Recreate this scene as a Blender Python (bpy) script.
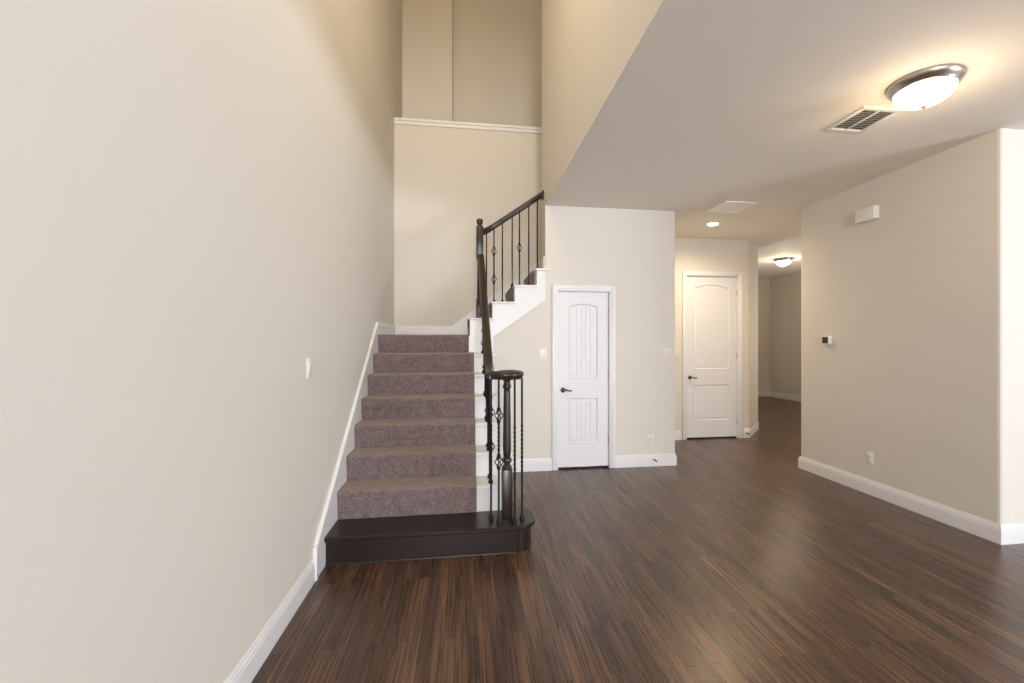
import bpy, bmesh, math, random
from mathutils import Vector, Matrix
random.seed(7)
C = bpy.context.scene
for o in list(bpy.data.objects):
    bpy.data.objects.remove(o, do_unlink=True)
PI = math.pi

# ------------------------------------------------------------------ camera
YAW = math.atan(65 / 450.0)
cam_data = bpy.data.cameras.new('camera')
cam_data.sensor_width = 36.0
cam_data.sensor_fit = 'HORIZONTAL'
cam_data.lens = 450.0 / 1024.0 * 36.0
cam_data.shift_x = -20.0 / 1024.0
cam_data.shift_y = 0.0
cam_data.clip_start = 0.05
cam = bpy.data.objects.new('camera', cam_data)
C.collection.objects.link(cam)
cam.location = (0, 0, 1.46)
cam.rotation_euler = (PI / 2, 0, -YAW)
C.camera = cam

# ------------------------------------------------------------------ exposure, world, daylight
C.view_settings.view_transform = 'Standard'
C.view_settings.look = 'None'
C.view_settings.gamma = 1.0
C.view_settings.use_curve_mapping = False
C.view_settings.exposure = 0.04
C.cycles.max_bounces = 14
C.cycles.diffuse_bounces = 10
C.cycles.glossy_bounces = 4
C.cycles.sample_clamp_indirect = 4.0
C.cycles.use_denoising = True

world = bpy.data.worlds.new('sky')
C.world = world
world.use_nodes = True
wn = world.node_tree.nodes
bg = wn['Background']
bg.inputs['Color'].default_value = (0.62, 0.76, 1.0, 1)
bg.inputs['Strength'].default_value = 1.0


def area(name, loc, rot, sx, sy, power, col):
    d = bpy.data.lights.new(name, 'AREA')
    d.shape = 'RECTANGLE'
    d.size = sx
    d.size_y = sy
    d.energy = power
    d.color = col
    o = bpy.data.objects.new(name, d)
    C.collection.objects.link(o)
    o.location = loc
    o.rotation_euler = rot
    return o


# daylight entering through the windows of the front wall, behind the camera
COOL = (0.70, 0.83, 1.0)
NEUT = (1.0, 0.975, 0.94)
UP = math.radians(45)
area('daylight_low_windows', (3.2, -8.85, 1.45), (PI / 2 + UP, 0, 0), 4.2, 1.9, 190, COOL)
area('daylight_entry_window', (0.0, -8.85, 2.0), (PI / 2 + UP * 0.4, 0, 0), 1.3, 3.0, 500, NEUT)
area('daylight_side_window', (7.85, -3.0, 1.5), (PI / 2 + UP, 0, PI / 2), 3.0, 1.9, 680, (0.84, 0.90, 1.0))
area('daylight_far_room', (7.9, 7.4, 1.6), (PI / 2 + math.radians(30), 0, PI / 2), 2.2, 1.6, 60, (1.0, 0.97, 0.92))
hang = bpy.data.lights.new('stairwell_lamp', 'POINT')
hang.energy = 78
hang.color = (1.0, 0.86, 0.62)
hang.shadow_soft_size = 0.35
hang_o = bpy.data.objects.new('stairwell_lamp', hang)
C.collection.objects.link(hang_o)
hang_o.location = (0.0, 2.5, 5.3)
down = bpy.data.lights.new('hall_downlight', 'SPOT')
down.energy = 50
down.color = (1.0, 0.68, 0.38)
down.spot_size = math.radians(150)
down.spot_blend = 0.8
down.shadow_soft_size = 0.08
down_o = bpy.data.objects.new('hall_downlight', down)
C.collection.objects.link(down_o)
down_o.location = (5.6, 5.6, 3.08)


# ------------------------------------------------------------------ materials
def new_mat(name, col, rough=0.5, metal=0.0, spec=0.5):
    m = bpy.data.materials.new(name)
    m.use_nodes = True
    b = m.node_tree.nodes['Principled BSDF']
    b.inputs['Base Color'].default_value = (*col, 1)
    b.inputs['Roughness'].default_value = rough
    b.inputs['Metallic'].default_value = metal
    b.inputs['Specular IOR Level'].default_value = spec
    return m, m.node_tree, b


def srgb(r, g, b):
    f = lambda v: (v / 255 / 12.92) if v / 255 <= 0.04045 else ((v / 255 + 0.055) / 1.055) ** 2.4
    return (f(r), f(g), f(b))


def node(nt, t, **kw):
    n = nt.nodes.new(t)
    for k, v in kw.items():
        if k in n.inputs:
            n.inputs[k].default_value = v
        else:
            setattr(n, k, v)
    return n


def coords(nt, scale):
    tc = node(nt, 'ShaderNodeTexCoord')
    mp = node(nt, 'ShaderNodeMapping')
    mp.inputs['Scale'].default_value = scale
    nt.links.new(tc.outputs['Object'], mp.inputs['Vector'])
    return mp.outputs['Vector']


def paint(name, col, bump=0.05, scale=90, rough=0.75):
    m, nt, b = new_mat(name, col, rough, 0, 0.3)
    v = coords(nt, (1, 1, 1))
    n = node(nt, 'ShaderNodeTexNoise', Scale=scale, Detail=3.0)
    nt.links.new(v, n.inputs['Vector'])
    bp = node(nt, 'ShaderNodeBump', Strength=bump, Distance=0.004)
    nt.links.new(n.outputs['Fac'], bp.inputs['Height'])
    nt.links.new(bp.outputs['Normal'], b.inputs['Normal'])
    n2 = node(nt, 'ShaderNodeTexNoise', Scale=1.3, Detail=2.0)
    nt.links.new(v, n2.inputs['Vector'])
    mx = node(nt, 'ShaderNodeMixRGB', blend_type='MIX')
    mx.inputs['Color1'].default_value = (*[c * 0.985 for c in col], 1)
    mx.inputs['Color2'].default_value = (*[min(1, c * 1.015) for c in col], 1)
    nt.links.new(n2.outputs['Fac'], mx.inputs['Fac'])
    nt.links.new(mx.outputs['Color'], b.inputs['Base Color'])
    return m


M_WALL = paint('wall_paint', srgb(216, 211, 203), 0.10, 110)
M_CEIL = paint('ceiling_paint', srgb(234, 228, 219), 0.12, 70)
M_TRIM, _, _ = new_mat('white_trim_paint', srgb(226, 226, 228), 0.35)
M_DOOR, _, _ = new_mat('white_door_paint', srgb(224, 225, 228), 0.38)
M_PANEL, _, _ = new_mat('bright_white_panel', srgb(248, 247, 245), 0.4)
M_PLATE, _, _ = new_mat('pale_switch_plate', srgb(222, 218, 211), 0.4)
M_PLASTIC, _, _ = new_mat('white_plastic', srgb(232, 230, 226), 0.35)
M_BLACKGAP, _, _ = new_mat('rubber_and_gap_shade', srgb(30, 26, 24), 0.8)
M_NICKEL, _, _ = new_mat('brushed_nickel', srgb(178, 172, 163), 0.28, 1.0)
M_IRON, _, _ = new_mat('dark_iron', srgb(22, 19, 20), 0.5, 0.0, 0.22)
M_LEVER, _, _ = new_mat('dark_nickel', srgb(96, 92, 90), 0.3, 1.0)
M_SCREEN, _, _ = new_mat('dark_screen', srgb(52, 46, 38), 0.2)
M_SLOT, _, _ = new_mat('dark_slot', srgb(84, 76, 72), 0.7)
M_DUCT, _, _ = new_mat('duct_inside', srgb(95, 85, 80), 0.8)
M_HINGE, _, _ = new_mat('satin_hinge', srgb(185, 183, 180), 0.35, 0.8)


def make_floor_mat():
    m, nt, b = new_mat('dark_oak_planks', (0.05, 0.03, 0.02), 0.3)
    L = nt.links.new
    tc = node(nt, 'ShaderNodeTexCoord')
    mp = node(nt, 'ShaderNodeMapping')
    mp.inputs['Rotation'].default_value = (0, 0, PI / 2)
    L(tc.outputs['Object'], mp.inputs['Vector'])
    br = node(nt, 'ShaderNodeTexBrick')
    br.offset = 0.37
    br.offset_frequency = 2
    br.inputs['Color1'].default_value = (0, 0, 0, 1)
    br.inputs['Color2'].default_value = (1, 1, 1, 1)
    br.inputs['Mortar'].default_value = (0.5, 0.5, 0.5, 1)
    br.inputs['Scale'].default_value = 1.0
    br.inputs['Mortar Size'].default_value = 0.0012
    br.inputs['Mortar Smooth'].default_value = 0.3
    br.inputs['Bias'].default_value = 0.0
    br.inputs['Brick Width'].default_value = 0.95
    br.inputs['Row Height'].default_value = 0.057
    L(mp.outputs['Vector'], br.inputs['Vector'])
    # grain: noise stretched along the boards (world Y)
    g = node(nt, 'ShaderNodeMapping')
    g.inputs['Scale'].default_value = (105, 1.7, 1)
    L(tc.outputs['Object'], g.inputs['Vector'])
    addv = node(nt, 'ShaderNodeVectorMath', operation='ADD')
    sc = node(nt, 'ShaderNodeVectorMath', operation='SCALE')
    sc.inputs['Scale'].default_value = 37.0
    L(br.outputs['Color'], sc.inputs[0])
    L(g.outputs['Vector'], addv.inputs[0])
    L(sc.outputs['Vector'], addv.inputs[1])
    n1 = node(nt, 'ShaderNodeTexNoise', Scale=1.0, Detail=5.0, Roughness=0.65, Distortion=0.35)
    L(addv.outputs['Vector'], n1.inputs['Vector'])
    g2 = node(nt, 'ShaderNodeMapping')
    g2.inputs['Scale'].default_value = (9, 0.9, 1)
    L(tc.outputs['Object'], g2.inputs['Vector'])
    n2 = node(nt, 'ShaderNodeTexNoise', Scale=1.0, Detail=3.0)
    L(g2.outputs['Vector'], n2.inputs['Vector'])
    # value = plank tone*.4 + grain*.45 + patches*.15
    def mul(a, k):
        x = node(nt, 'ShaderNodeMath', operation='MULTIPLY')
        L(a, x.inputs[0]); x.inputs[1].default_value = k
        return x.outputs[0]
    def add(a, c):
        x = node(nt, 'ShaderNodeMath', operation='ADD')
        L(a, x.inputs[0]); L(c, x.inputs[1])
        return x.outputs[0]
    v = add(add(mul(br.outputs['Color'], 0.12), mul(n1.outputs['Fac'], 0.80)), mul(n2.outputs['Fac'], 0.30))
    cr = node(nt, 'ShaderNodeValToRGB')
    e = cr.color_ramp.elements
    e[0].position = 0.40; e[0].color = (*srgb(38, 28, 22), 1)
    e[1].position = 0.86; e[1].color = (*srgb(134, 101, 74), 1)
    k = cr.color_ramp.elements.new(0.62); k.color = (*srgb(77, 54, 41), 1)
    L(v, cr.inputs['Fac'])
    dark = node(nt, 'ShaderNodeMixRGB', blend_type='MIX')
    dark.inputs['Color2'].default_value = (*srgb(24, 17, 14), 1)
    L(br.outputs['Fac'], dark.inputs['Fac'])
    L(cr.outputs['Color'], dark.inputs['Color1'])
    L(dark.outputs['Color'], b.inputs['Base Color'])
    rr = node(nt, 'ShaderNodeMapRange')
    rr.inputs['To Min'].default_value = 0.20
    rr.inputs['To Max'].default_value = 0.36
    L(n1.outputs['Fac'], rr.inputs['Value'])
    L(rr.outputs['Result'], b.inputs['Roughness'])
    inv = node(nt, 'ShaderNodeMath', operation='SUBTRACT')
    inv.inputs[0].default_value = 1.0
    L(br.outputs['Fac'], inv.inputs[1])
    hh = add(mul(inv.outputs[0], 1.0), mul(n1.outputs['Fac'], 0.5))
    bp = node(nt, 'ShaderNodeBump', Strength=0.5, Distance=0.003)
    L(hh, bp.inputs['Height'])
    L(bp.outputs['Normal'], b.inputs['Normal'])
    b.inputs['Specular IOR Level'].default_value = 0.5
    return m


M_FLOOR = make_floor_mat()


def make_wood(name, c1, c2, axis_scale, rough=0.3):
    m, nt, b = new_mat(name, c1, rough)
    v = coords(nt, axis_scale)
    n = node(nt, 'ShaderNodeTexNoise', Scale=1.0, Detail=4.0, Distortion=0.4)
    nt.links.new(v, n.inputs['Vector'])
    mx = node(nt, 'ShaderNodeMixRGB')
    mx.inputs['Color1'].default_value = (*c1, 1)
    mx.inputs['Color2'].default_value = (*c2, 1)
    nt.links.new(n.outputs['Fac'], mx.inputs['Fac'])
    nt.links.new(mx.outputs['Color'], b.inputs['Base Color'])
    return m


M_STEP = make_wood('espresso_step_wood', srgb(27, 21, 20), srgb(46, 36, 33), (2.5, 60, 60), 0.28)
M_STEP.node_tree.nodes['Principled BSDF'].inputs['Specular IOR Level'].default_value = 0.35
M_RAIL = make_wood('espresso_rail_wood', srgb(36, 27, 22), srgb(58, 44, 36), (60, 6, 60), 0.28)
M_POST = make_wood('espresso_post_wood', srgb(32, 25, 23), srgb(50, 39, 36), (60, 60, 5), 0.3)


def make_carpet():
    m, nt, b = new_mat('grey_brown_carpet', (0.1, 0.09, 0.09), 1.0, 0, 0.1)
    L = nt.links.new
    v = coords(nt, (1, 1, 1))
    n = node(nt, 'ShaderNodeTexNoise', Scale=75.0, Detail=5.0, Roughness=0.8)
    n2 = node(nt, 'ShaderNodeTexNoise', Scale=22.0, Detail=4.0, Roughness=0.7)
    L(v, n.inputs['Vector']); L(v, n2.inputs['Vector'])
    a = node(nt, 'ShaderNodeMath', operation='MULTIPLY'); a.inputs[1].default_value = 0.72
    c = node(nt, 'ShaderNodeMath', operation='MULTIPLY_ADD'); c.inputs[1].default_value = 0.28
    L(n.outputs['Fac'], a.inputs[0]); L(n2.outputs['Fac'], c.inputs[0]); L(a.outputs[0], c.inputs[2])
    cr = node(nt, 'ShaderNodeValToRGB')
    e = cr.color_ramp.elements
    e[0].position = 0.36; e[0].color = (*srgb(58, 49, 53), 1)
    e[1].position = 0.66; e[1].color = (*srgb(146, 127, 127), 1)
    L(c.outputs[0], cr.inputs['Fac'])
    L(cr.outputs['Color'], b.inputs['Base Color'])
    bp = node(nt, 'ShaderNodeBump', Strength=0.8, Distance=0.012)
    L(n.outputs['Fac'], bp.inputs['Height'])
    L(bp.outputs['Normal'], b.inputs['Normal'])
    b.inputs['Sheen Weight'].default_value = 0.5
    b.inputs['Sheen Tint'].default_value = (1.0, 0.86, 0.74, 1)
    b.inputs['Sheen Roughness'].default_value = 0.6
    return m


M_CARPET = make_carpet()


def make_glow(name, col, strength):
    m, nt, b = new_mat(name, (0.9, 0.88, 0.84), 0.3)
    b.inputs['Emission Color'].default_value = (*col, 1)
    b.inputs['Emission Strength'].default_value = strength
    return m


WARM = (1.0, 0.76, 0.48)


# ------------------------------------------------------------------ mesh helpers
def box(bm, x0, x1, y0, y1, z0, z1, bevel=0.0, seg=2):
    vs = [bm.verts.new((x, y, z)) for x in (x0, x1) for y in (y0, y1) for z in (z0, z1)]
    q = [(0, 1, 3, 2), (4, 6, 7, 5), (0, 4, 5, 1), (2, 3, 7, 6), (0, 2, 6, 4), (1, 5, 7, 3)]
    fs = [bm.faces.new([vs[i] for i in f]) for f in q]
    if bevel:
        es = list({e for f in fs for e in f.edges})
        bmesh.ops.bevel(bm, geom=es, offset=bevel, segments=seg, profile=0.5, affect='EDGES')


def prism(bm, poly, axis, a, b):
    """extrude a 2-D polygon. axis 'y': poly in (x,z); 'x': poly in (y,z); 'z': poly in (x,y)"""
    def P(u, v, w):
        return {'y': (u, w, v), 'x': (w, u, v), 'z': (u, v, w)}[axis]
    A = [bm.verts.new(P(u, v, a)) for u, v in poly]
    B = [bm.verts.new(P(u, v, b)) for u, v in poly]
    n = len(poly)
    fa = bm.faces.new(A)
    fb = bm.faces.new(B[::-1])
    for i in range(n):
        bm.faces.new([A[i], B[i], B[(i + 1) % n], A[(i + 1) % n]])


def lathe(bm, c, prof, seg=32, caps=True):
    """prof: (radius, height) pairs about a vertical axis through c"""
    rings = []
    for r, h in prof:
        if r < 1e-6:
            rings.append([bm.verts.new((c[0], c[1], c[2] + h))])
        else:
            rings.append([bm.verts.new((c[0] + r * math.cos(2 * PI * i / seg), c[1] + r * math.sin(2 * PI * i / seg), c[2] + h)) for i in range(seg)])
    for a, b in zip(rings, rings[1:]):
        for i in range(seg):
            j = (i + 1) % seg
            if len(a) == 1 and len(b) == 1:
                continue
            if len(a) == 1:
                bm.faces.new([a[0], b[j], b[i]])
            elif len(b) == 1:
                bm.faces.new([a[i], a[j], b[0]])
            else:
                bm.faces.new([a[i], a[j], b[j], b[i]])
    if caps and len(rings[0]) > 1:
        bm.faces.new(rings[0][::-1])
    if caps and len(rings[-1]) > 1:
        bm.faces.new(rings[-1])


def tube(bm, pts, r, seg=6, caps=True):
    pts = [Vector(p) for p in pts]
    rings = []
    up = Vector((0.31, 0.2, 0.93)).normalized()
    prev = None
    for i, p in enumerate(pts):
        t = (pts[min(i + 1, len(pts) - 1)] - pts[max(i - 1, 0)]).normalized()
        if prev is None:
            n = t.cross(up)
            if n.length < 1e-3:
                n = t.cross(Vector((1, 0, 0)))
        else:
            n = prev - t * prev.dot(t)
        n.normalize()
        prev = n
        b = t.cross(n)
        rr = r[i] if isinstance(r, (list, tuple)) else r
        rings.append([bm.verts.new(p + (n * math.cos(2 * PI * k / seg) + b * math.sin(2 * PI * k / seg)) * rr) for k in range(seg)])
    for a, c in zip(rings, rings[1:]):
        for k in range(seg):
            bm.faces.new([a[k], a[(k + 1) % seg], c[(k + 1) % seg], c[k]])
    if caps:
        bm.faces.new(rings[0][::-1])
        bm.faces.new(rings[-1])


def sweep(bm, pts, prof, closed=False):
    """profile (side, up) swept along 3-D points; side is horizontal, up is world Z"""
    pts = [Vector(p) for p in pts]
    n = len(pts)
    rings = []
    for i, p in enumerate(pts):
        if closed:
            t = pts[(i + 1) % n] - pts[i - 1]
        else:
            t = pts[min(i + 1, n - 1)] - pts[max(i - 1, 0)]
        h = Vector((t.x, t.y, 0)).normalized()
        side = Vector((h.y, -h.x, 0))
        rings.append([bm.verts.new(p + side * u + Vector((0, 0, v))) for u, v in prof])
    m = len(prof)
    rng = range(n if closed else n - 1)
    for i in rng:
        a, c = rings[i], rings[(i + 1) % n]
        for k in range(m):
            bm.faces.new([a[k], a[(k + 1) % m], c[(k + 1) % m], c[k]])
    if not closed:
        bm.faces.new(rings[0][::-1])
        bm.faces.new(rings[-1])


def run_profile(bm, pts, prof, z=0.0):
    """moulding along a floor polyline: profile (out, up); 'out' lies to the right of travel, corners mitred"""
    P = [Vector((p[0], p[1])) for p in pts]
    n = len(P)
    rings = []
    for i in range(n):
        dirs = []
        if i > 0:
            dirs.append((P[i] - P[i - 1]).normalized())
        if i < n - 1:
            dirs.append((P[i + 1] - P[i]).normalized())
        nn = [Vector((d.y, -d.x)) for d in dirs]
        if len(nn) == 1:
            off = nn[0]
        else:
            s = nn[0] + nn[1]
            off = s / max(1e-6, s.dot(nn[0]))
        rings.append([bm.verts.new((P[i].x + off.x * u, P[i].y + off.y * u, z + v)) for u, v in prof])
    m = len(prof)
    for a, c in zip(rings, rings[1:]):
        for k in range(m):
            bm.faces.new([a[k], a[(k + 1) % m], c[(k + 1) % m], c[k]])
    bm.faces.new(rings[0][::-1])
    bm.faces.new(rings[-1])


BASE = [(0, 0), (0.016, 0), (0.016, 0.098), (0.013, 0.103), (0.013, 0.116), (0.008, 0.121), (0.008, 0.130), (0.004, 0.139), (0, 0.14)]


def world_loc(o):
    v = Vector((0, 0, 0))
    while o is not None:
        v += o.location
        o = o.parent
    return v


def obj(name, bm, mat, parent=None, smooth=None, kind=None):
    bmesh.ops.recalc_face_normals(bm, faces=bm.faces[:])
    if parent is not None:
        off = world_loc(parent)
        bmesh.ops.translate(bm, verts=bm.verts[:], vec=-off)
    me = bpy.data.meshes.new(name)
    bm.to_mesh(me)
    bm.free()
    if smooth is not None:
        for p in me.polygons:
            p.use_smooth = True
        me.set_sharp_from_angle(angle=math.radians(smooth))
    o = bpy.data.objects.new(name, me)
    C.collection.objects.link(o)
    me.materials.append(mat)
    if parent is not None:
        o.parent = parent
    if kind:
        o['kind'] = kind
    return o


def tag(o, label, cat, group=None, kind=None):
    o['label'] = label
    o['category'] = cat
    if group:
        o['group'] = group
    if kind:
        o['kind'] = kind
    return o


def thing(name, loc, label, cat, group=None, kind=None):
    o = bpy.data.objects.new(name, None)
    o.empty_display_size = 0.1
    C.collection.objects.link(o)
    o.location = loc
    return tag(o, label, cat, group, kind)


def struct(name, bm, mat, label, cat, smooth=None):
    return tag(obj(name, bm, mat, None, smooth), label, cat, None, 'structure')


def B():
    return bmesh.new()


# ------------------------------------------------------------------ room shell
ZC = 3.0          # low ceiling
TOP = 7.2         # ceiling of the tall space
XL = -0.93        # left wall face
XB = 0.878        # face of the tall upper wall
YB = 5.20         # end of the upper wall, back of the closet wall

bm = B(); box(bm, -1.2, 8.2, -9.4, 11.2, -0.1, 0.0)
struct('floor', bm, M_FLOOR, 'dark brown strip oak floor running through the whole room', 'floor')

bm = B(); box(bm, XL - 0.15, XL, -9.1, 8.0, 0, TOP + 0.1)
struct('wall_left', bm, M_WALL, 'tall beige wall along the staircase, with the lone light switch', 'wall')

# landing back wall with white cap, and the upper hall above it
bm = B(); box(bm, XL, 2.45, 6.0, 6.12, 0, 4.31)
struct('wall_landing', bm, M_WALL, 'pale half wall rising behind the stair landing, topped with a white cap', 'wall')
bm = B()
box(bm, XL, 2.45, 5.975, 6.145, 4.31, 4.345, 0.006)
box(bm, XL, 2.45, 5.985, 6.0, 4.265, 4.31, 0.004)
struct('trim_1', bm, M_TRIM, 'white cap ledge along the top of the half wall', 'trim')
bm = B()
box(bm, -0.23, 2.45, 6.95, 8.0, 3.35, TOP)
struct('wall_upper_hall', bm, M_WALL, 'dim olive beige wall high beyond the half wall, on the upper floor', 'wall')
bm = B(); box(bm, XL, -0.212, 6.70, 8.0, 3.35, TOP, 0.012)
struct('wall_upper_projection', bm, M_WALL, 'narrow projecting wall of the upper floor, nearer than its neighbour', 'wall')
bm = B(); box(bm, XL, 2.45, 6.12, 8.0, 3.25, 3.35)
struct('floor_upper_hall', bm, M_CARPET, 'carpeted upper hall floor behind the half wall', 'floor')

# tall upper wall, closing side above the low ceiling
bm = B(); box(bm, XB, XB + 0.14, -9.1, YB + 0.06, ZC + 0.0015, TOP)
struct('wall_upper', bm, M_WALL, 'high beige wall above the edge of the low ceiling', 'wall')
bm = B(); box(bm, XB + 0.14, 2.45, YB - 0.14, YB, ZC + 0.1, TOP)
box(bm, 2.45, 2.6, YB - 0.14, 8.0, ZC + 0.1, TOP)
struct('wall_stairwell', bm, M_WALL, 'hidden wall enclosing the upper stairs', 'wall')

# ceilings
bm = B()
box(bm, XB + 0.0015, 8.2, -9.1, 4.70, ZC, ZC + 0.1)
box(bm, XB + 0.0015, 4.66, 4.70, YB, ZC, ZC + 0.1)
prism(bm, [(2.30, YB), (4.68, YB), (4.81, 6.94), (4.10, 6.45), (2.30, 6.45)], 'z', ZC, ZC + 0.1)
struct('ceiling', bm, M_CEIL, 'flat beige low ceiling with the dome light, vent and access panel', 'ceiling')
bm = B(); box(bm, 4.5, 8.2, 4.70, 11.2, ZC + 0.14, ZC + 0.24)
struct('ceiling_far_room', bm, M_CEIL, 'ceiling of the far room, lit by a small dome light', 'ceiling')
bm = B(); box(bm, XL - 0.15, 2.6, 1.5, 8.0, TOP, TOP + 0.1); box(bm, XL, XB, 1.4, 1.55, 4.4, TOP); box(bm, XL, XB, -9.1, 1.5, 4.4, 4.5)  # added header and lowered front ceiling, unseen, keep daylight off the upper hall
struct('ceiling_tall', bm, M_CEIL, 'high ceiling over the tall stair hall, with an unseen header added to block daylight', 'ceiling')

# closet wall with door 1 opening
D1 = (1.026, 1.627, 2.032)
JW = 0.018
bm = B()
x0, x1 = D1[0] - JW, D1[1] + JW
box(bm, XB, x0, 5.02, YB, 0, ZC)
box(bm, x1, 2.43, 5.02, YB, 0, ZC)
box(bm, x0, x1, 5.02, YB, D1[2] + JW, ZC)
prism(bm, [(0.27, 0), (XB, 0), (XB, 2.0), (0.27, 1.56)], 'y', 5.02, YB)
# return leg along the hall
box(bm, 2.29, 2.43, YB, 6.30, 0, ZC)
struct('wall_closet', bm, M_WALL, 'beige wall under the upper stairs holding the narrow closet door', 'wall')

# hall wall with door 2 opening and its angled end
D2 = (3.236, 4.059, 2.438)
bm = B()
x0, x1 = D2[0] - JW, D2[1] + JW
YH = 6.30
box(bm, 2.29, x0, YH, YH + 0.14, 0, ZC + 0.14)
box(bm, x0, x1, YH, YH + 0.14, D2[2] + JW, ZC + 0.14)
prism(bm, [(x1, YH), (4.235, YH), (4.262, YH + 0.011), (4.79, 6.87), (4.81, 6.92), (4.79, 7.2), (4.6, 7.2), (4.18, YH + 0.14), (x1, YH + 0.14)], 'z', 0, ZC + 0.14)
box(bm, 4.65, 4.79, 7.1, 11.0, 0, ZC + 0.14)
struct('wall_hall', bm, M_WALL, 'beige hall wall holding the tall door, with an angled end', 'wall')

# right wall block
bm = B()
b = 0.02
prism(bm, [(3.81 + b, 2.73), (8.0, 2.73), (8.0, 2.87), (3.95, 2.87), (3.95, 4.56), (8.0, 4.56), (8.0, 4.70), (3.81 + b, 4.70), (3.81 + 0.006, 4.694), (3.81, 4.70 - b), (3.81, 2.73 + b), (3.81 + 0.006, 2.736)], 'z', 0, ZC)
struct('wall_right', bm, M_WALL, 'taupe wall with the thermostat and door chime, ending in a rounded corner', 'wall')

# far room and side
bm = B(); box(bm, 7.98, 8.2, 4.70, 11.2, 0, ZC + 0.14)
struct('wall_far_side', bm, M_WALL, 'right hand wall of the far room beyond the hall', 'wall')
bm = B(); box(bm, 4.7, 8.2, 10.95, 11.2, 0, ZC + 0.14)
struct('wall_far_end', bm, M_WALL, 'end wall of the far room beyond the hall', 'wall')

# front wall behind the camera with window openings
bm = B()
Y0, Y1 = -9.1, -8.95
for (a, c, z0, z1) in [(XL, -0.7, 0, TOP), (0.7, 1.05, 0, TOP), (-0.7, 0.7, 0, 0.4), (-0.7, 0.7, 3.6, TOP),
                       (1.05, 8.2, 0, 0.45), (1.05, 8.2, 2.45, ZC), (5.35, 8.2, 0.45, 2.45)]:
    box(bm, a, c, Y0, Y1, z0, z1)
struct('wall_front', bm, M_WALL, 'front wall with the windows, behind the viewer', 'wall')
bm = B()
box(bm, 8.0, 8.2, -9.1, -4.55, 0, ZC); box(bm, 8.0, 8.2, -1.45, 2.73, 0, ZC)
box(bm, 8.0, 8.2, -4.55, -1.45, 0, 0.5); box(bm, 8.0, 8.2, -4.55, -1.45, 2.5, ZC)
struct('wall_side', bm, M_WALL, 'side wall of the front room with one wide window', 'wall')


# ------------------------------------------------------------------ baseboards
def baseboard(name, pts, label, z=0.0):
    bm = B(); run_profile(bm, pts, BASE, z)
    return struct(name, bm, M_TRIM, label, 'baseboard', 30)


# travel direction has the room on its right
baseboard('baseboard_left', [(XL, -8.9), (XL, 2.905)], 'white baseboard along the tall wall before the stairs')
baseboard('baseboard_closet', [(0.27, 5.02), (0.952, 5.02)], 'short white baseboard between the staircase and the closet door')
baseboard('baseboard_corner', [(1.700, 5.02), (2.43, 5.02), (2.43, YH), (3.146, YH)], 'white baseboard from the closet door round the corner to the tall door')
baseboard('baseboard_hall', [(4.150, YH), (4.24, YH), (4.80, 6.895), (4.795, 7.3)], 'white baseboard on the angled hall wall end')
baseboard('baseboard_right', [(8.0, 4.70), (3.81, 4.70), (3.81, 2.73), (8.0, 2.73)], 'long white baseboard under the thermostat wall')
baseboard('baseboard_far', [(4.79, 10.95), (7.98, 10.95), (7.98, 4.7)], 'white baseboard in the far room')


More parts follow.
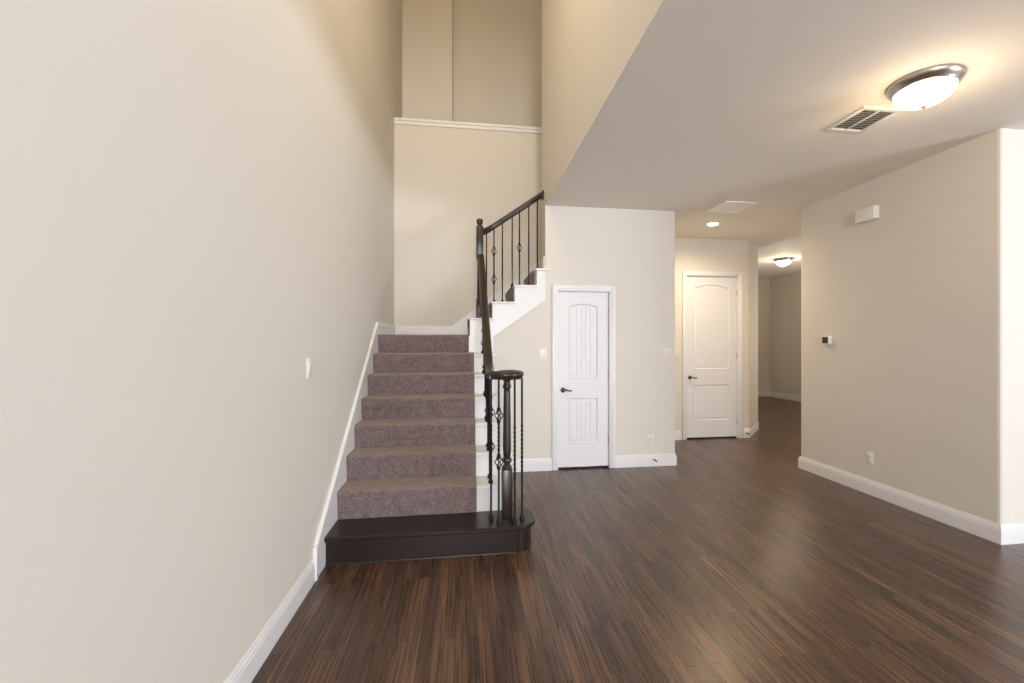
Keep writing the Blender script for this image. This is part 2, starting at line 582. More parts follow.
# ------------------------------------------------------------------ doors
def build_door(name, D, yf, label, arch, grooves, hinge_z, lever_z, panels):
    """D = (x0, x1, height); yf = wall face; panels = [(x0,x1,z0,z1,arch)]"""
    x0, x1, h = D
    d = thing(name, ((x0 + x1) / 2, yf, 0), label, 'door', None, 'structure')
    ys = yf + 0.022          # slab face
    g = 0.003
    # frame: jambs, head, casing
    bm = B()
    box(bm, x0 - JW, x0, yf - 0.001, yf + 0.14, 0, h + JW)
    box(bm, x1, x1 + JW, yf - 0.001, yf + 0.14, 0, h + JW)
    box(bm, x0, x1, yf - 0.001, yf + 0.14, h, h + JW)
    box(bm, x0, x0 + 0.012, ys + 0.037, ys + 0.06, 0, h)
    box(bm, x1 - 0.012, x1, ys + 0.037, ys + 0.06, 0, h)
    box(bm, x0, x1, ys + 0.037, ys + 0.06, h - 0.012, h)
    obj('door_jamb', bm, M_TRIM, d)
    bm = B()
    cw = 0.066
    r = 0.005
    for k in (0, 1):
        ins, dep = (0.0, 0.012) if k == 0 else (0.022, 0.018)
        a0, a1 = x0 - r - cw, x0 - r - ins
        c0, c1 = x1 + r + ins, x1 + r + cw
        box(bm, a0, a1, yf - dep, yf, 0, h + r + cw, 0.003)
        box(bm, c0, c1, yf - dep, yf, 0, h + r + cw, 0.003)
        box(bm, a1 - 0.003, c0 + 0.003, yf - dep + 0.0002, yf, h + r + ins, h + r + cw, 0.003)
    obj('casing', bm, M_TRIM, d, 30)
    # slab
    bm = B()
    sx0, sx1, sz0, sz1 = x0 + g, x1 - g, 0.021, h - g
    rec = ys + 0.010
    box(bm, sx0, sx1, ys + 0.016, ys + 0.035, sz0, sz1)     # core
    px0, px1 = panels[0][0], panels[0][1]
    box(bm, sx0, px0, ys, ys + 0.017, sz0, sz1, 0.0015, 1)
    box(bm, px1, sx1, ys, ys + 0.017, sz0, sz1, 0.0015, 1)
    up, lo = panels
    box(bm, px0, px1, ys + 0.0001, ys + 0.017, sz0, lo[2])
    box(bm, px0, px1, ys + 0.0001, ys + 0.017, lo[3], up[2])
    def ztop(x, p, ins):
        cx = (p[0] + p[1]) / 2
        hw = (p[1] - p[0]) / 2
        u = min(1.0, abs(x - cx) / hw)
        return p[3] + p[4] * (1 - u * u) - ins
    N = 24
    poly = [(px0 + (px1 - px0) * i / N, ztop(px0 + (px1 - px0) * i / N, up, 0)) for i in range(N + 1)]
    poly += [(px1, sz1), (px0, sz1)]
    prism(bm, poly, 'y', ys + 0.0001, ys + 0.017)
    # moulded panels
    for p in panels:
        def outline(ins, y):
            a, c = p[0] + ins, p[1] - ins
            pts = [(a, p[2] + ins), (c, p[2] + ins)]
            pts += [(c + (a - c) * i / N, ztop(p[0] + (p[1] - p[0]) * (1 - i / N), p, ins)) for i in range(N + 1)]
            return [bm.verts.new((u, y, v)) for u, v in pts]
        prof = [(0.0, ys), (0.006, ys - 0.003), (0.012, ys + 0.002), (0.018, ys + 0.012), (0.026, ys + 0.012), (0.044, ys + 0.004)]
        rings = [outline(i, y) for i, y in prof]
        for A, Bq in zip(rings, rings[1:]):
            n = len(A)
            for i in range(n):
                bm.faces.new([A[i], A[(i + 1) % n], Bq[(i + 1) % n], Bq[i]])
        ins, yy = prof[-1]
        a, c = p[0] + ins, p[1] - ins
        xs = [(a, 0)]
        if grooves:
            for k in range(1, grooves + 1):
                gx = a + (c - a) * k / (grooves + 1)
                xs += [(gx - 0.005, 0), (gx, 0.006), (gx + 0.005, 0)]
        xs += [(c, 0)]
        full = []
        for q, (xa, da) in enumerate(xs):
            full.append((xa, da))
            if q < len(xs) - 1 and xs[q + 1][0] - xa > 0.02:
                m_ = 6
                for j in range(1, m_):
                    t = j / m_
                    full.append((xa + (xs[q + 1][0] - xa) * t, da + (xs[q + 1][1] - da) * t))
        def zt(x):
            u = (x - a) / (c - a)
            return ztop(p[0] + (p[1] - p[0]) * u, p, ins)
        cols = [(bm.verts.new((x, yy + dd, p[2] + ins)), bm.verts.new((x, yy + dd, zt(x)))) for x, dd in full]
        for A, Bq in zip(cols, cols[1:]):
            bm.faces.new([A[0], Bq[0], Bq[1], A[1]])
    obj('door_slab', bm, M_DOOR, d, 25)
    # lever handle
    lx = x0 + 0.060
    hd = B()
    circ = [(0.0, 0), (0.027, 0), (0.030, -0.003), (0.028, -0.009), (0.014, -0.012), (0.011, -0.016), (0.010, -0.045), (0.0, -0.046)]
    rings = []
    for rad, dy in circ:
        rings.append([hd.verts.new((lx + rad * math.cos(2 * PI * i / 24), ys + dy, lever_z + rad * math.sin(2 * PI * i / 24))) for i in range(24)])
    for A, Bq in zip(rings, rings[1:]):
        for i in range(24):
            hd.faces.new([A[i], A[(i + 1) % 24], Bq[(i + 1) % 24], Bq[i]])
    bmesh.ops.remove_doubles(hd, verts=hd.verts[:], dist=1e-5)
    pts = []
    for i in range(13):
        t = i / 12
        pts.append((lx - 0.008 + 0.100 * t, ys - 0.043 - 0.004 * math.sin(t * PI), lever_z + 0.006 * math.sin(t * 2 * PI) * (0.5 + t)))
    tube(hd, pts, [0.0115 - 0.004 * (i / 12) + (0.003 if i == 11 else 0) for i in range(13)], 10)
    o = obj('door_handle', hd, M_LEVER, d, 50)
    o['label'] = 'dark nickel lever handle'
    for hz in hinge_z:
        bm = B()
        lathe(bm, (x1 + 0.001, ys - 0.004, hz - 0.045), [(0.004, -0.004), (0.0065, 0), (0.0065, 0.03), (0.006, 0.031), (0.0065, 0.032), (0.0065, 0.09), (0.004, 0.094)], 12)
        box(bm, x1 - 0.012, x1 + 0.012, ys - 0.001, ys + 0.002, hz - 0.044, hz + 0.044)
        obj('hinge', bm, M_HINGE, d, 40)['label'] = 'satin nickel hinge'
    # black strip under the slab, its colour standing in for shade in the gap
    bm = B(); box(bm, sx0, sx1, ys + 0.02, ys + 0.032, 0.0005, 0.023)
    obj('door_gap_shade', bm, M_BLACKGAP, d)['label'] = 'black strip standing in for the shade under the door'
    return d


build_door('door_1', D1, 5.02, 'narrow white closet door with an arched plank panel, beside the staircase', 0.03, 4,
           (1.82, 1.08, 0.32), 0.905, [(1.152, 1.500, 1.033, 1.868, 0.034), (1.152, 1.500, 0.285, 0.815, 0.0)])
build_door('door_2', D2, YH, 'tall white arched panel door at the end of the hall', 0.05, 0,
           (2.20, 1.24, 0.25), 0.922, [(3.358, 3.937, 1.040, 2.268, 0.055), (3.358, 3.937, 0.270, 0.818, 0.0)])


# ------------------------------------------------------------------ staircase
RI = 0.19
RUN = 0.2467
YW = 3.10                 # front of the wood step riser
Y1 = 3.385                # first carpeted riser
XS0, XS1, XS2 = -0.913, 0.071, 0.27
st = thing('staircase', (-0.3, 3.9, 0), 'grey carpeted staircase with a dark wood bottom step, turning at a landing', 'staircase')


def yk(k):                # front of carpeted riser k = 1..7
    return Y1 + RUN * (k - 1)


# starting step: wood riser with rounded end, and bullnose tread
def bull(x_end, yf, yb, r, n=10):
    pts = [(XS0, yf)]
    for i in range(n + 1):
        a = -PI / 2 + (PI / 2) * i / n
        pts.append((x_end - r + r * math.cos(a), yf + r + r * math.sin(a)))
    rb = min(r, (yb - yf) - r)
    for i in range(n + 1):
        a = (PI / 2) * i / n
        pts.append((x_end - rb + rb * math.cos(a), yb - rb + rb * math.sin(a)))
    pts.append((XS0, yb))
    return pts


bm = B(); prism(bm, bull(0.458, YW, 3.43, 0.13), 'z', 0, RI - 0.028)
obj('starting_step_riser', bm, M_STEP, st, 35)['label'] = 'dark wood riser of the bottom step'
bm = B()
e = 0.032
P = [bull(0.458 + e - d, YW - e + d, 3.43 + e - d, 0.13 + e - d) for d in (0.006, 0.0, 0.0, 0.006)]
Z = [RI - 0.030, RI - 0.022, RI - 0.007, RI]
rings = [[bm.verts.new((u, v, z)) for u, v in p] for p, z in zip(P, Z)]
for A, Bq in zip(rings, rings[1:]):
    for i in range(len(A)):
        j = (i + 1) % len(A)
        bm.faces.new([A[i], A[j], Bq[j], Bq[i]])
bm.faces.new(rings[0][::-1]); bm.faces.new(rings[-1])
obj('starting_step_tread', bm, M_STEP, st, 35)['label'] = 'dark wood bottom tread with a rounded end'
bm = B(); run_profile(bm, [(XS0, YW), (0.33, YW)], [(0, 0), (0.010, 0), (0.009, 0.008), (0.004, 0.013), (0, 0.014)])
obj('shoe_moulding', bm, M_STEP, st, 30)

# white sawtooth body of the lower flight
poly = [(Y1, 0.0)]
for k in range(1, 8):
    poly += [(yk(k), RI * k), (yk(k), RI * (k + 1))]
poly += [(5.99, RI * 8), (5.99, RI * 8 - 0.25), (5.2, RI * 8 - 0.25), (5.2, 0.0)]
poly = [(Y1, 0.0)] + poly[1:]
bm = B(); prism(bm, poly, 'x', XS0, XS2)
obj('stringer', bm, M_TRIM, st)['label'] = 'white stringer with open step ends'
# white tread ends beside the runner
for k in range(1, 7):
    bm = B()
    box(bm, XS1 - 0.01, XS2 + 0.022, yk(k) - 0.022, yk(k + 1), RI * (k + 1) - 0.022, RI * (k + 1) + 0.004, 0.006)
    box(bm, XS1 - 0.01, XS2 + 0.010, yk(k) - 0.010, yk(k), RI * (k + 1) - 0.036, RI * (k + 1) - 0.022, 0.003)
    obj('tread_end', bm, M_TRIM, st, 35)['label'] = 'white painted tread end'


# carpet, one wrapped piece per step
def carpet_profile(front, z0, z1, back):
    """rounded nosing section from riser foot to tread back, in (run, z)"""
    t = 0.013
    pts = [(front - t, z0 + 0.001)]
    n = 6
    for i in range(1, n):
        pts.append((front - t - 0.010 * (i / n) ** 2, z0 + (z1 - z0 - 0.03) * i / n))
    cx, cz, r = front - t + 0.010, z1 + t - 0.022, 0.022
    for i in range(9):
        a = PI - (PI / 2) * i / 8
        pts.append((cx + r * math.cos(a) * 1.15, cz + r * math.sin(a)))
    m = 5
    for i in range(1, m + 1):
        pts.append((cx + (back - cx) * i / m, z1 + t))
    pts += [(back, z1 - 0.0), (front, z1 - 0.0), (front, z0 + 0.001)]
    return pts


def carpet_step(front, z0, z1, back, a0, a1, axis, name='carpet'):
    sec = carpet_profile(front, z0, z1, back)
    bm = B()
    n = 40
    rings = []
    for i in range(n + 1):
        w = a0 + (a1 - a0) * i / n
        ring = []
        for q, (u, v) in enumerate(sec):
            j = 0.0 if q >= len(sec) - 3 or q == 0 else random.uniform(-0.0012, 0.0012)
            ring.append(bm.verts.new((w, u + j, v + j) if axis == 'x' else (u + j, w, v + j)))
        rings.append(ring)
    for A, Bq in zip(rings, rings[1:]):
        for i in range(len(A)):
            k = (i + 1) % len(A)
            bm.faces.new([A[i], A[k], Bq[k], Bq[i]])
    bm.faces.new(rings[0][::-1]); bm.faces.new(rings[-1])
    return obj(name, bm, M_CARPET, st, 50)


for k in range(1, 7):
    carpet_step(yk(k), RI * k + (0.0 if k == 1 else 0.013), RI * (k + 1), yk(k + 1), XS0, XS1, 'x', 'carpeted_step')
X0F = 0.031               # first riser of the upper flight
RUN2 = 0.249
carpet_step(yk(7), RI * 7 + 0.013, RI * 8, 5.985, XS0, X0F - 0.012, 'x', 'carpeted_landing')

# upper flight, rising to the side behind the closet wall
def xk(k):
    return X0F + RUN2 * k


def zk(k):
    return RI * (9 + k)


# curb at the turn and white stringer of the upper flight
bm = B()
prism(bm, [(X0F, RI * 7), (xk(1), RI * 7), (xk(1), zk(0)), (X0F, zk(0))], 'y', yk(7) - 0.002, 5.22)
poly = [(X0F + 0.02, zk(0))]
poly = [(0.20, RI * 8 - 0.05), (0.20, zk(0)), (xk(1), zk(0)), (xk(1), zk(1)), (xk(2), zk(1)), (xk(2), zk(2)), (xk(3), zk(2)), (xk(3), zk(3)), (XB - 0.002, zk(3)), (XB - 0.002, 1.925), (0.272, 1.505)]
prism(bm, poly, 'y', 5.004, YB - 0.02)
obj('upper_stringer', bm, M_TRIM, st)['label'] = 'white stepped stringer of the upper flight'
for k in range(0, 4):
    bm = B()
    xa, xb = xk(k) - 0.014, (xk(k + 1) if k < 3 else XB + 0.03)
    yf = (yk(7) - 0.024) if k == 0 else 4.982
    yb = YB - 0.005 if k < 3 else 5.018
    z = zk(k)
    box(bm, xa, xb + (0.02 if k < 3 else 0.0), yf, yb, z - 0.020, z + 0.004, 0.006)
    if k == 3:
        box(bm, xa, XB - 0.002, 5.018, YB - 0.005, z - 0.020, z + 0.004, 0.006)
    obj('tread_end', bm, M_TRIM, st, 35)['label'] = 'white painted tread end'
# small white end block where the railing meets the wall
bm = B(); box(bm, XB - 0.018, XB - 0.002, 5.03, YB - 0.02, zk(3) + 0.004, zk(3) + 0.15, 0.004)
obj('end_block', bm, M_TRIM, st)['label'] = 'small white block at the top of the stringer'
# core of the upper flight, hidden under its carpet
poly = [(X0F, RI * 8 - 0.24)]
NU = 6
for k in range(NU):
    poly += [(xk(k), RI * 8 if k == 0 else zk(k - 1)), (xk(k), zk(k))]
poly += [(xk(NU), zk(NU - 1)), (xk(NU), zk(NU - 1) - 0.25)]
bm = B(); prism(bm, poly[1:] + [(X0F + 0.3, RI * 8 - 0.2)], 'y', YB + 0.02, 5.985)
obj('upper_flight_core', bm, M_TRIM, st)
for k in range(NU):
    carpet_step(xk(k), (RI * 8 if k == 0 else zk(k - 1)) + 0.013, zk(k), xk(k + 1), YB - 0.018, 5.985, 'y', 'carpeted_step')

# skirt boards: along the left wall, along the landing, up the back wall
bm = B()
poly = [(2.905, 0), (2.905, 0.185), (2.925, 0.215), (4.80, 1.635), (4.83, 1.655), (5.985, 1.655), (5.985, 1.40), (5.0, 1.30), (3.5, 0.0)]
prism(bm, poly, 'x', XL + 0.0005, XL + 0.0165)
obj('skirt_board', bm, M_TRIM, st)['label'] = 'white skirt board against the tall wall'
def cap_line(bm, a, c, off0, off1, th):
    """thin moulding along a sloped edge, in the wall plane; a, c = (y,z)"""
    d = Vector((c[0] - a[0], c[1] - a[1])).normalized()
    n = Vector((-d.y, d.x))
    q = [(a[0] + n.x * off0, a[1] + n.y * off0), (c[0] + n.x * off0, c[1] + n.y * off0), (c[0] + n.x * off1, c[1] + n.y * off1), (a[0] + n.x * off1, a[1] + n.y * off1)]
    return q
bm = B()
prism(bm, cap_line(bm, (2.915, 0.208), (4.81, 1.645), -0.022, 0.004, 0), 'x', XL + 0.001, XL + 0.026)
prism(bm, cap_line(bm, (4.80, 1.655), (5.985, 1.655), -0.03, 0.004, 0), 'x', XL + 0.001, XL + 0.022)
box(bm, XL + 0.001, XL + 0.0255, 2.898, 2.926, 0.0, 0.205, 0.003)
obj('skirt_cap', bm, M_TRIM, st, 30)['label'] = 'bright white moulding along the skirt board'
bm = B()
poly = [(XL + 0.017, 1.51), (XL + 0.017, 1.655), (-0.20, 1.655), (1.75, 3.14), (1.75, 2.8), (0.1, 1.51)]
prism(bm, poly, 'y', 5.984, 5.9995)
prism(bm, [(XL + 0.017, 1.635), (XL + 0.017, 1.66), (-0.20, 1.66), (1.75, 3.145), (1.75, 3.12), (-0.19, 1.635)], 'y', 5.976, 5.99)
obj('back_skirt_board', bm, M_TRIM, st)['label'] = 'white skirt board rising along the landing wall'


# ------------------------------------------------------------------ railings
def square_ring(bm, x, y, z, h, ang):
    return [bm.verts.new((x + h * math.sqrt(2) * math.cos(ang + PI / 4 + i * PI / 2), y + h * math.sqrt(2) * math.sin(ang + PI / 4 + i * PI / 2), z)) for i in range(4)]


def baluster(parent, x, y, z0, z1, style, baskets=None):
    """square iron bar with a twisted stretch; style 'twist' or 'basket'; baskets = heights of basket centres"""
    h = 0.0068
    bm = B()
    L = z1 - z0
    if baskets:
        tw = (min(baskets) - 0.02, max(baskets) + 0.02) if len(baskets) > 1 else (baskets[0] - 0.22, baskets[0] + 0.22)
    else:
        tw = (z0 + 0.30 * L, z0 + 0.68 * L)
    n = 72
    prev = None
    for i in range(n + 1):
        z = z0 + L * i / n
        t = min(1.0, max(0.0, (z - tw[0]) / (tw[1] - tw[0])))
        ang = t * 2 * PI * 3.0
        ring = square_ring(bm, x, y, z, h if not (baskets and min(abs(z - c) for c in baskets) < 0.03) else 0.003, ang)
        if prev:
            for k in range(4):
                bm.faces.new([prev[k], prev[(k + 1) % 4], ring[(k + 1) % 4], ring[k]])
        else:
            bm.faces.new(ring[::-1])
        prev = ring
    bm.faces.new(prev)
    b = obj('baluster', bm, M_IRON, parent, 60)
    bm = B()
    lathe(bm, (x, y, z0), [(0.019, 0), (0.019, 0.012), (0.014, 0.022), (0.0115, 0.034), (0.0, 0.036)], 12)
    obj('shoe', bm, M_IRON, b, 40)
    for c in (baskets or []):
        bm = B()
        hh, R = 0.046, 0.024
        for q in range(4):
            pts = []
            for i in range(17):
                t = i / 16
                a = q * PI / 2 + t * PI * 1.0
                rr = 0.004 + R * math.sin(PI * t) ** 1.2
                pts.append((x + rr * math.cos(a), y + rr * math.sin(a), c - hh + 2 * hh * t))
            tube(bm, pts, 0.0038, 5)
        for zz in (c - hh, c + hh):
            lathe(bm, (x, y, zz - 0.009), [(0.009, 0), (0.013, 0.004), (0.013, 0.014), (0.009, 0.018)], 10)
        obj('basket', bm, M_IRON, b, 50)
    return b


RAILP = [(-0.031, 0.004), (-0.031, -0.006), (-0.026, -0.014), (-0.024, -0.026), (-0.018, -0.032), (0.018, -0.032), (0.024, -0.026), (0.026, -0.014),
         (0.031, -0.006), (0.031, 0.004), (0.026, 0.016), (0.015, 0.024), (0.0, 0.027), (-0.015, 0.024), (-0.026, 0.016)]
RAILP = [(u * 1.1, v) for u, v in RAILP[::-1]]

VC = (0.285, 3.235)      # volute centre over the starting step
RX = 0.166               # line of the lower rail
lower = thing('stair_railing', (RX, 4.0, RI), 'dark stair railing of the lower flight, spiralling round a newel at its foot', 'railing', 'stair railings')

# turned newel under the volute
def square_post(bm, x, y, z0, z1, h, bev=0.005):
    box(bm, x - h, x + h, y - h, y + h, z0, z1, bev)


bm = B()
z = RI
square_post(bm, VC[0], VC[1], z, z + 0.355, 0.038)
lathe(bm, (VC[0], VC[1], z + 0.354), [(0.033, 0), (0.036, 0.008), (0.033, 0.020), (0.022, 0.032), (0.022, 0.040), (0.034, 0.052), (0.036, 0.064), (0.030, 0.078),
      (0.023, 0.088), (0.027, 0.104), (0.030, 0.14), (0.029, 0.22), (0.0265, 0.40), (0.024, 0.55), (0.023, 0.575), (0.030, 0.585), (0.031, 0.598),
      (0.024, 0.608), (0.024, 0.63), (0.030, 0.64), (0.030, 0.66)], 32)
obj('newel_post', bm, M_POST, lower, 40)['label'] = 'turned dark wood newel on the bottom step'

# handrail: from the volute level up the slope to the top newel
ZV = 1.225
yt, zt_ = 4.915, 2.385
path = []
# spiral: starts at the centre, opens out, leaves tangentially along +Y on the rail line
spiral = []
R1 = VC[0] - RX
for i in range(61):
    t = i / 60
    a = PI + 2 * PI * 1.25 * (1 - t)          # ends at angle PI: left of the centre
    r = 0.030 + (R1 - 0.030) * t ** 0.9
    spiral.append((VC[0] + r * math.cos(a), VC[1] + r * math.sin(a) * 0.92, ZV))
slope = 0.765


def rail_x(y):
    return RX + (0.150 - RX) * (y - VC[1]) / (4.955 - VC[1])


ya = VC[1]
yb_ = 3.50
rise = []
for i in range(1, 25):
    t = i / 24
    y = ya + (yb_ - ya) * t
    rise.append((rail_x(y), y, ZV + 0.5 * slope * (yb_ - ya) * t * t))
z_b = rise[-1][2]
sl = (zt_ - z_b) / (yt - yb_)
for i in range(1, 9):
    t = i / 8
    rise.append((rail_x(yb_ + (yt - yb_) * t), yb_ + (yt - yb_) * t, z_b + (zt_ - z_b) * t))
bm = B(); sweep(bm, rise, RAILP)
obj('handrail', bm, M_RAIL, lower, 45)
bm = B()
sweep(bm, spiral[::1] + [(RX, VC[1] + 0.004, ZV)], RAILP)
lathe(bm, (VC[0], VC[1], ZV - 0.034), [(0.05, 0), (0.056, 0.006), (0.056, 0.045), (0.045, 0.054), (0.0, 0.057)], 32)
box(bm, RX - 0.01, VC[0], VC[1] - 0.07, VC[1] + 0.07, ZV - 0.028, ZV + 0.004)
lathe(bm, (VC[0], VC[1], ZV - 0.034), [(0.100, 0), (0.108, 0.002), (0.109, 0.022), (0.120, 0.030), (0.122, 0.034), (0.122, 0.046), (0.117, 0.051), (0.0, 0.053)], 48)
obj('volute', bm, M_RAIL, lower, 45)['label'] = 'spiral end of the dark handrail'

# top newel on the curb
NX, NY, NZ = 0.138, 4.955, zk(0) + 0.004
bm = B()
h = 0.0385
square_post(bm, NX, NY, NZ, NZ + 0.20, h)
lathe(bm, (NX, NY, NZ + 0.199), [(0.036, 0), (0.038, 0.01), (0.030, 0.03), (0.025, 0.045), (0.032, 0.06), (0.029, 0.12), (0.026, 0.35), (0.025, 0.41), (0.033, 0.425), (0.026, 0.44), (0.033, 0.455)], 28)
square_post(bm, NX, NY, NZ + 0.652, NZ + 1.0, h)
lathe(bm, (NX, NY, NZ + 0.999), [(0.034, 0), (0.034, 0.010), (0.025, 0.016), (0.025, 0.032), (0.033, 0.038), (0.035, 0.052), (0.034, 0.072), (0.029, 0.084), (0.0, 0.090)], 28)
obj('newel_post', bm, M_POST, lower, 40)['label'] = 'square topped dark newel at the landing'

# balusters round the volute
for (dx, dy, bk) in [(-0.114, 0.0, None), (-0.066, -0.098, (0.945, 0.62)), (0.045, -0.105, None), (0.104, -0.04, None)]:
    baluster(lower, VC[0] + dx, VC[1] + dy, RI, ZV - 0.03, 'b', bk)
# balusters up the flight, two to a tread
def rail_z(y):
    for a, c in zip(rise, rise[1:]):
        if a[1] <= y <= c[1]:
            return a[2] + (c[2] - a[2]) * (y - a[1]) / (c[1] - a[1])
    return rise[-1][2]


q = 0
for k in range(1, 7):
    for f in (0.20, 0.70):
        y = yk(k) + RUN * f
        z0 = RI * (k + 1) + 0.004
        z1 = rail_z(y) - 0.028
        q += 1
        bk = None
        if q % 3 == 1:
            bk = (z0 + 0.62 * (z1 - z0), z0 + 0.32 * (z1 - z0))
        elif q % 3 == 0:
            bk = (z0 + 0.5 * (z1 - z0),)
        baluster(lower, rail_x(y) + 0.014, y, z0, z1, 'b', bk)

upper = thing('stair_railing', (0.5, 5.1, zk(0)), 'short dark railing of the upper flight, between landing newel and wall', 'railing', 'stair railings')
RY = 5.15
ra, rb = (NX + 0.036, 2.690), (XB - 0.020, 3.165)
bm = B()
sweep(bm, [(ra[0], RY - 0.07, ra[1]), (ra[0] + 0.06, RY - 0.02, ra[1] + 0.04), (ra[0] + 0.12, RY, ra[1] + 0.084)] +
      [(ra[0] + 0.12 + (rb[0] - ra[0] - 0.12) * i / 6, RY, ra[1] + 0.084 + (rb[1] - ra[1] - 0.084) * i / 6) for i in range(1, 7)], [(u, v * 1.3) for u, v in RAILP])
obj('handrail', bm, M_RAIL, upper, 45)
bm = B(); box(bm, XB - 0.022, XB - 0.001, RY - 0.045, RY + 0.045, rb[1] - 0.055, rb[1] + 0.036, 0.003)
obj('rosette', bm, M_RAIL, upper, 30)['label'] = 'dark wood wall block ending the rail'
for x, k, bk in [(0.218, 0, None), (0.305, 1, (2.49, 2.172)), (0.401, 1, None), (0.514, 2, None), (0.598, 2, (2.54,)), (0.706, 2, None), (0.806, 3, None)]:
    t = max(0, x - ra[0] - 0.12) / (rb[0] - ra[0] - 0.12)
    zt2 = ra[1] + 0.084 + (rb[1] - ra[1] - 0.084) * t if x > ra[0] + 0.12 else ra[1] + 0.084 * (x - ra[0]) / 0.12
    yy = RY if x > ra[0] + 0.12 else RY - 0.07 * (1 - (x - ra[0]) / 0.12)
    if k == 0:
        yy = RY - 0.035
    baluster(upper, x, yy, zk(k) + 0.004, zt2 - 0.026, 'b', bk)


# ------------------------------------------------------------------ ceiling fixtures
def dome_light(name, x, y, zc, R, label, strength, watts, depth, drop):
    t = thing(name, (x, y, zc), label, 'ceiling light')
    bm = B()
    lathe(bm, (x, y, zc), [(R, 0), (R, -0.012), (R * 0.985, -0.018), (R * 0.95, -0.030), (R * 0.90, -0.038), (R * 0.86, -0.050), (R * 0.83, -0.052), (R * 0.82, -0.045), (R * 0.82, -0.01)], 64)
    obj('base_ring', bm, M_NICKEL, t, 30)['label'] = 'brushed nickel ring'
    bm = B()
    prof = [(R * 0.825, -0.044)]
    for i in range(1, 13):
        a = (PI / 2) * i / 12
        prof.append((R * 0.825 * math.cos(a), -0.044 - depth * math.sin(a)))
    prof[-1] = (0.0, -0.044 - depth)
    lathe(bm, (x, y, zc), prof, 64)
    obj('glass_bowl', bm, make_glow(name + '_glass', (1.0, 0.93, 0.80), strength), t, 60)['label'] = 'glowing frosted glass bowl'
    bm = B()
    lathe(bm, (x, y, zc - 0.044 - depth - 0.020), [(0.0, 0), (0.008, 0.002), (0.011, 0.008), (0.009, 0.013), (0.018, 0.016), (0.018, 0.022), (0.0, 0.024)], 20)
    obj('finial', bm, M_NICKEL, t, 40)
    l = bpy.data.lights.new(name + '_bulb', 'POINT')
    l.energy = watts
    l.color = WARM
    l.shadow_soft_size = min(drop * 0.8, R * 0.6)
    lo = bpy.data.objects.new(name + '_bulb', l)
    C.collection.objects.link(lo)
    lo.location = (0, 0, -0.044 - depth - drop)
    lo.parent = t
    return t


dome_light('dome_light', 2.69, 2.315, ZC, 0.180, 'large nickel rimmed glass dome light on the low ceiling, beside the vent', 2.2, 9, 0.095, 0.15)
dome_light('dome_light', 6.37, 8.33, ZC + 0.14, 0.17, 'small glass dome light on the ceiling of the far room', 12.0, 16, 0.10, 0.04)

t = thing('recessed_light', (3.185, 5.486, ZC), 'small round recessed light in the ceiling before the tall door', 'ceiling light')
bm = B(); lathe(bm, (3.185, 5.486, ZC), [(0.064, -0.001), (0.085, -0.001), (0.084, -0.004), (0.066, -0.007)], 40, False)
obj('trim_ring', bm, M_PLASTIC, t, 30)
bm = B(); lathe(bm, (3.185, 5.486, ZC), [(0.0, -0.017), (0.03, -0.016), (0.0635, -0.009), (0.0615, -0.002), (0.0, -0.002)], 40)
obj('lens', bm, make_glow('recessed_glow', (1.0, 0.85, 0.62), 40.0), t)['label'] = 'glowing warm lens'
l = bpy.data.lights.new('recessed_bulb', 'SPOT'); l.energy = 105; l.color = WARM; l.spot_size = math.radians(168); l.spot_blend = 0.9; l.shadow_soft_size = 0.06
lo = bpy.data.objects.new('recessed_bulb', l); C.collection.objects.link(lo); lo.location = (0, 0, -0.03); lo.parent = t

# supply vent: frame, louvres in two banks
vx0, vx1, vy0, vy1 = 2.567, 2.866, 2.598, 2.928
t = thing('ceiling_vent', ((vx0 + vx1) / 2, (vy0 + vy1) / 2, ZC), 'white louvred air vent in the ceiling next to the large dome light', 'vent')
bm = B()
w = 0.034
zb = ZC - 0.010
for a in [(vx0, vx1, vy0, vy0 + w), (vx0, vx1, vy1 - w, vy1), (vx0, vx0 + w, vy0 + w - 0.003, vy1 - w + 0.003), (vx1 - w, vx1, vy0 + w - 0.003, vy1 - w + 0.003)]:
    box(bm, *a, zb, ZC - 0.0005, 0.003)
mx_ = (vx0 + vx1) / 2
box(bm, mx_ - 0.007, mx_ + 0.007, vy0 + w, vy1 - w, zb + 0.001, ZC - 0.001, 0.001)
obj('frame', bm, M_PLASTIC, t, 30)
bm = B(); box(bm, vx0 + 0.02, vx1 - 0.02, vy0 + 0.02, vy1 - 0.02, ZC - 0.0016, ZC - 0.0006)
obj('duct', bm, M_SLOT, t)['label'] = 'dark sheet standing in for the shade behind the louvres'  # flat sheet; the shade inside the vent is put into its colour
n = 11
for side in (0, 1):
    bm = B()
    xa, xb = (vx0 + w, mx_ - 0.007) if side == 0 else (mx_ + 0.007, vx1 - w)
    for i in range(n):
        yc = vy0 + w + (vy1 - vy0 - 2 * w) * (i + 0.5) / n
        q_ = [(yc - 0.009, ZC - 0.010), (yc - 0.0078, ZC - 0.0105), (yc + 0.004, ZC - 0.003), (yc + 0.003, ZC - 0.0022)]
        prism(bm, q_, 'x', xa, xb)
    obj('louvre_bank', bm, M_PLASTIC, t)

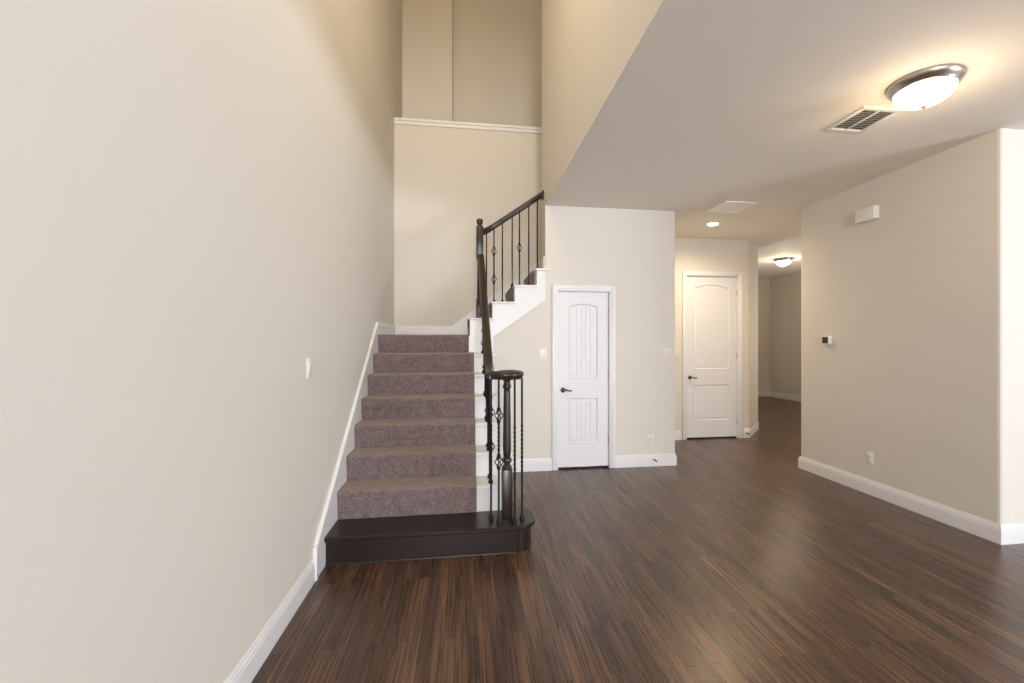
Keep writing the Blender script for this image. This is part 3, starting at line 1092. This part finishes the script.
# access panel / return grille
t = thing('access_panel', (2.985, 4.76, ZC), 'square white panel set in the ceiling near the recessed light', 'ceiling panel')
px0, px1, py0, py1 = 2.80, 3.17, 4.56, 4.965
bm = B()
w = 0.03
for a in [(px0, px1, py0, py0 + w), (px0, px1, py1 - w, py1), (px0, px0 + w, py0 + w - 0.003, py1 - w + 0.003), (px1 - w, px1, py0 + w - 0.003, py1 - w + 0.003)]:
    box(bm, *a, ZC - 0.014, ZC - 0.0005, 0.003)
obj('frame', bm, M_PANEL, t, 30)
bm = B(); box(bm, px0 + w + 0.004, px1 - w - 0.004, py0 + w + 0.004, py1 - w - 0.004, ZC - 0.012, ZC - 0.0007, 0.002)
obj('panel_face', bm, M_PANEL, t)


# ------------------------------------------------------------------ wall devices
def plate(name, loc, nrm, w, h, label, cat, kind, group=None, mat=None):
    """cover plate on a wall. nrm 'x+','x-','y-': direction it faces"""
    t = thing(name, loc, label, cat, group)
    mat = mat or M_PLASTIC
    x, y, z = loc
    def bx(bm, u0, u1, v0, v1, d0, d1, bev=0.0):
        if nrm == 'y-':
            box(bm, x + u0, x + u1, y - d1, y - d0, z + v0, z + v1, bev)
        elif nrm == 'x+':
            box(bm, x + d0, x + d1, y + u0, y + u1, z + v0, z + v1, bev)
        else:
            box(bm, x - d1, x - d0, y + u0, y + u1, z + v0, z + v1, bev)
    bm = B(); bx(bm, -w / 2, w / 2, -h / 2, h / 2, 0.0, 0.006, 0.0022)
    obj('cover_plate', bm, mat, t, 30)
    if kind == 'rocker':
        n = max(1, round(w / 0.07) if w > 0.09 else 1)
        for i in range(n):
            uc = (i - (n - 1) / 2) * 0.046
            bm = B()
            bx(bm, uc - 0.0165, uc + 0.0165, -0.033, 0.0, 0.005, 0.0085, 0.001)
            bx(bm, uc - 0.0165, uc + 0.0165, 0.0, 0.033, 0.005, 0.0105, 0.001)
            obj('rocker', bm, mat, t, 30)
    elif kind == 'outlet':
        for s in (-1, 1):
            bm = B(); bx(bm, -0.017, 0.017, s * 0.0195 - 0.0145, s * 0.0195 + 0.0145, 0.005, 0.0078, 0.002)
            so = obj('socket', bm, mat, t, 30)
            bm = B()
            bx(bm, -0.0078, -0.0055, s * 0.0195 - 0.003, s * 0.0195 + 0.006, 0.0076, 0.0081)
            bx(bm, 0.0055, 0.0078, s * 0.0195 - 0.003, s * 0.0195 + 0.006, 0.0076, 0.0081)
            bx(bm, -0.002, 0.002, s * 0.0195 - 0.0105, s * 0.0195 - 0.007, 0.0076, 0.0081)
            obj('slots', bm, M_SLOT, so)
    return t


plate('light_switch', (XL, 2.83, 1.302), 'x+', 0.076, 0.118, 'white light switch alone on the tall wall beside the stairs', 'light switch', 'rocker', 'light switches')
plate('light_switch', (0.852, 5.02, 1.319), 'y-', 0.072, 0.116, 'white light switch between the upper stairs and the closet door', 'light switch', 'rocker', 'light switches')
plate('light_switch', (2.335, 5.02, 1.325), 'y-', 0.116, 0.118, 'pale double light switch near the wall corner past the closet door', 'light switch', 'rocker', 'light switches', M_PLATE)
plate('light_switch', (3.075, YH, 1.268), 'y-', 0.070, 0.114, 'shaded light switch in the nook beside the tall door', 'light switch', 'rocker', 'light switches', M_PLATE)
plate('wall_outlet', (3.81, 3.79, 0.346), 'x-', 0.074, 0.118, 'white outlet low on the taupe thermostat wall', 'outlet', 'outlet', 'wall outlets')
plate('wall_outlet', (2.13, 5.02, 0.308), 'y-', 0.072, 0.116, 'pale outlet low on the closet wall above the spring doorstop', 'outlet', 'outlet', 'wall outlets', M_PLATE)

# thermostat
t = thing('thermostat', (3.81, 4.29, 1.472), 'small white thermostat with a dark screen on the taupe wall', 'thermostat')
bm = B(); box(bm, 3.772, 3.81, 4.24, 4.345, 1.430, 1.516, 0.005)
obj('casing', bm, M_PLASTIC, t, 30)
bm = B(); box(bm, 3.7712, 3.7728, 4.256, 4.335, 1.440, 1.508)
obj('screen', bm, M_SCREEN, t)['label'] = 'dark display'
# door chime
t = thing('door_chime', (3.81, 3.81, 2.675), 'white box door chime high on the taupe wall, above the outlet', 'door chime')
bm = B(); box(bm, 3.750, 3.81, 3.69, 3.905, 2.608, 2.738, 0.014, 3)
obj('cover', bm, M_PLASTIC, t, 40)
bm = B(); box(bm, 3.80, 3.812, 3.694, 3.901, 2.612, 2.734, 0.003)
obj('back_plate', bm, M_PLASTIC, t, 40)


# spring doorstops on the baseboards
def doorstop(loc, d, label):
    t = thing('doorstop', loc, label, 'doorstop', 'spring doorstops')
    p = Vector(loc); d = Vector(d).normalized()
    u = d.cross(Vector((0, 0, 1))).normalized(); v = u.cross(d)
    bm = B(); tube(bm, [p, p + d * 0.004, p + d * 0.010], [0.012, 0.012, 0.006], 14)
    obj('mount', bm, M_LEVER, t, 40)
    bm = B()
    pts = []
    for i in range(121):
        tt = i / 120
        a = 2 * PI * 12 * tt
        pts.append(p + d * (0.008 + 0.055 * tt) + (u * math.cos(a) + v * math.sin(a)) * 0.0065)
    tube(bm, pts, 0.0016, 5)
    obj('spring', bm, M_LEVER, t, 60)
    bm = B(); tube(bm, [p + d * 0.061, p + d * 0.064, p + d * 0.074, p + d * 0.077], [0.007, 0.009, 0.009, 0.006], 14)
    obj('tip', bm, M_BLACKGAP, t, 40)['label'] = 'dark rubber tip'


doorstop((2.165, 5.004, 0.078), (0, -1, 0), 'small spring doorstop on the baseboard past the closet door')
na = Vector((0.685, -0.61, 0)).normalized()
pa = Vector((4.31, YH + 0.072, 0.07)) + na * 0.016
doorstop((4.193, YH - 0.016, 0.07), (0, -1, 0), 'small spring doorstop at the angled wall end beside the tall door')
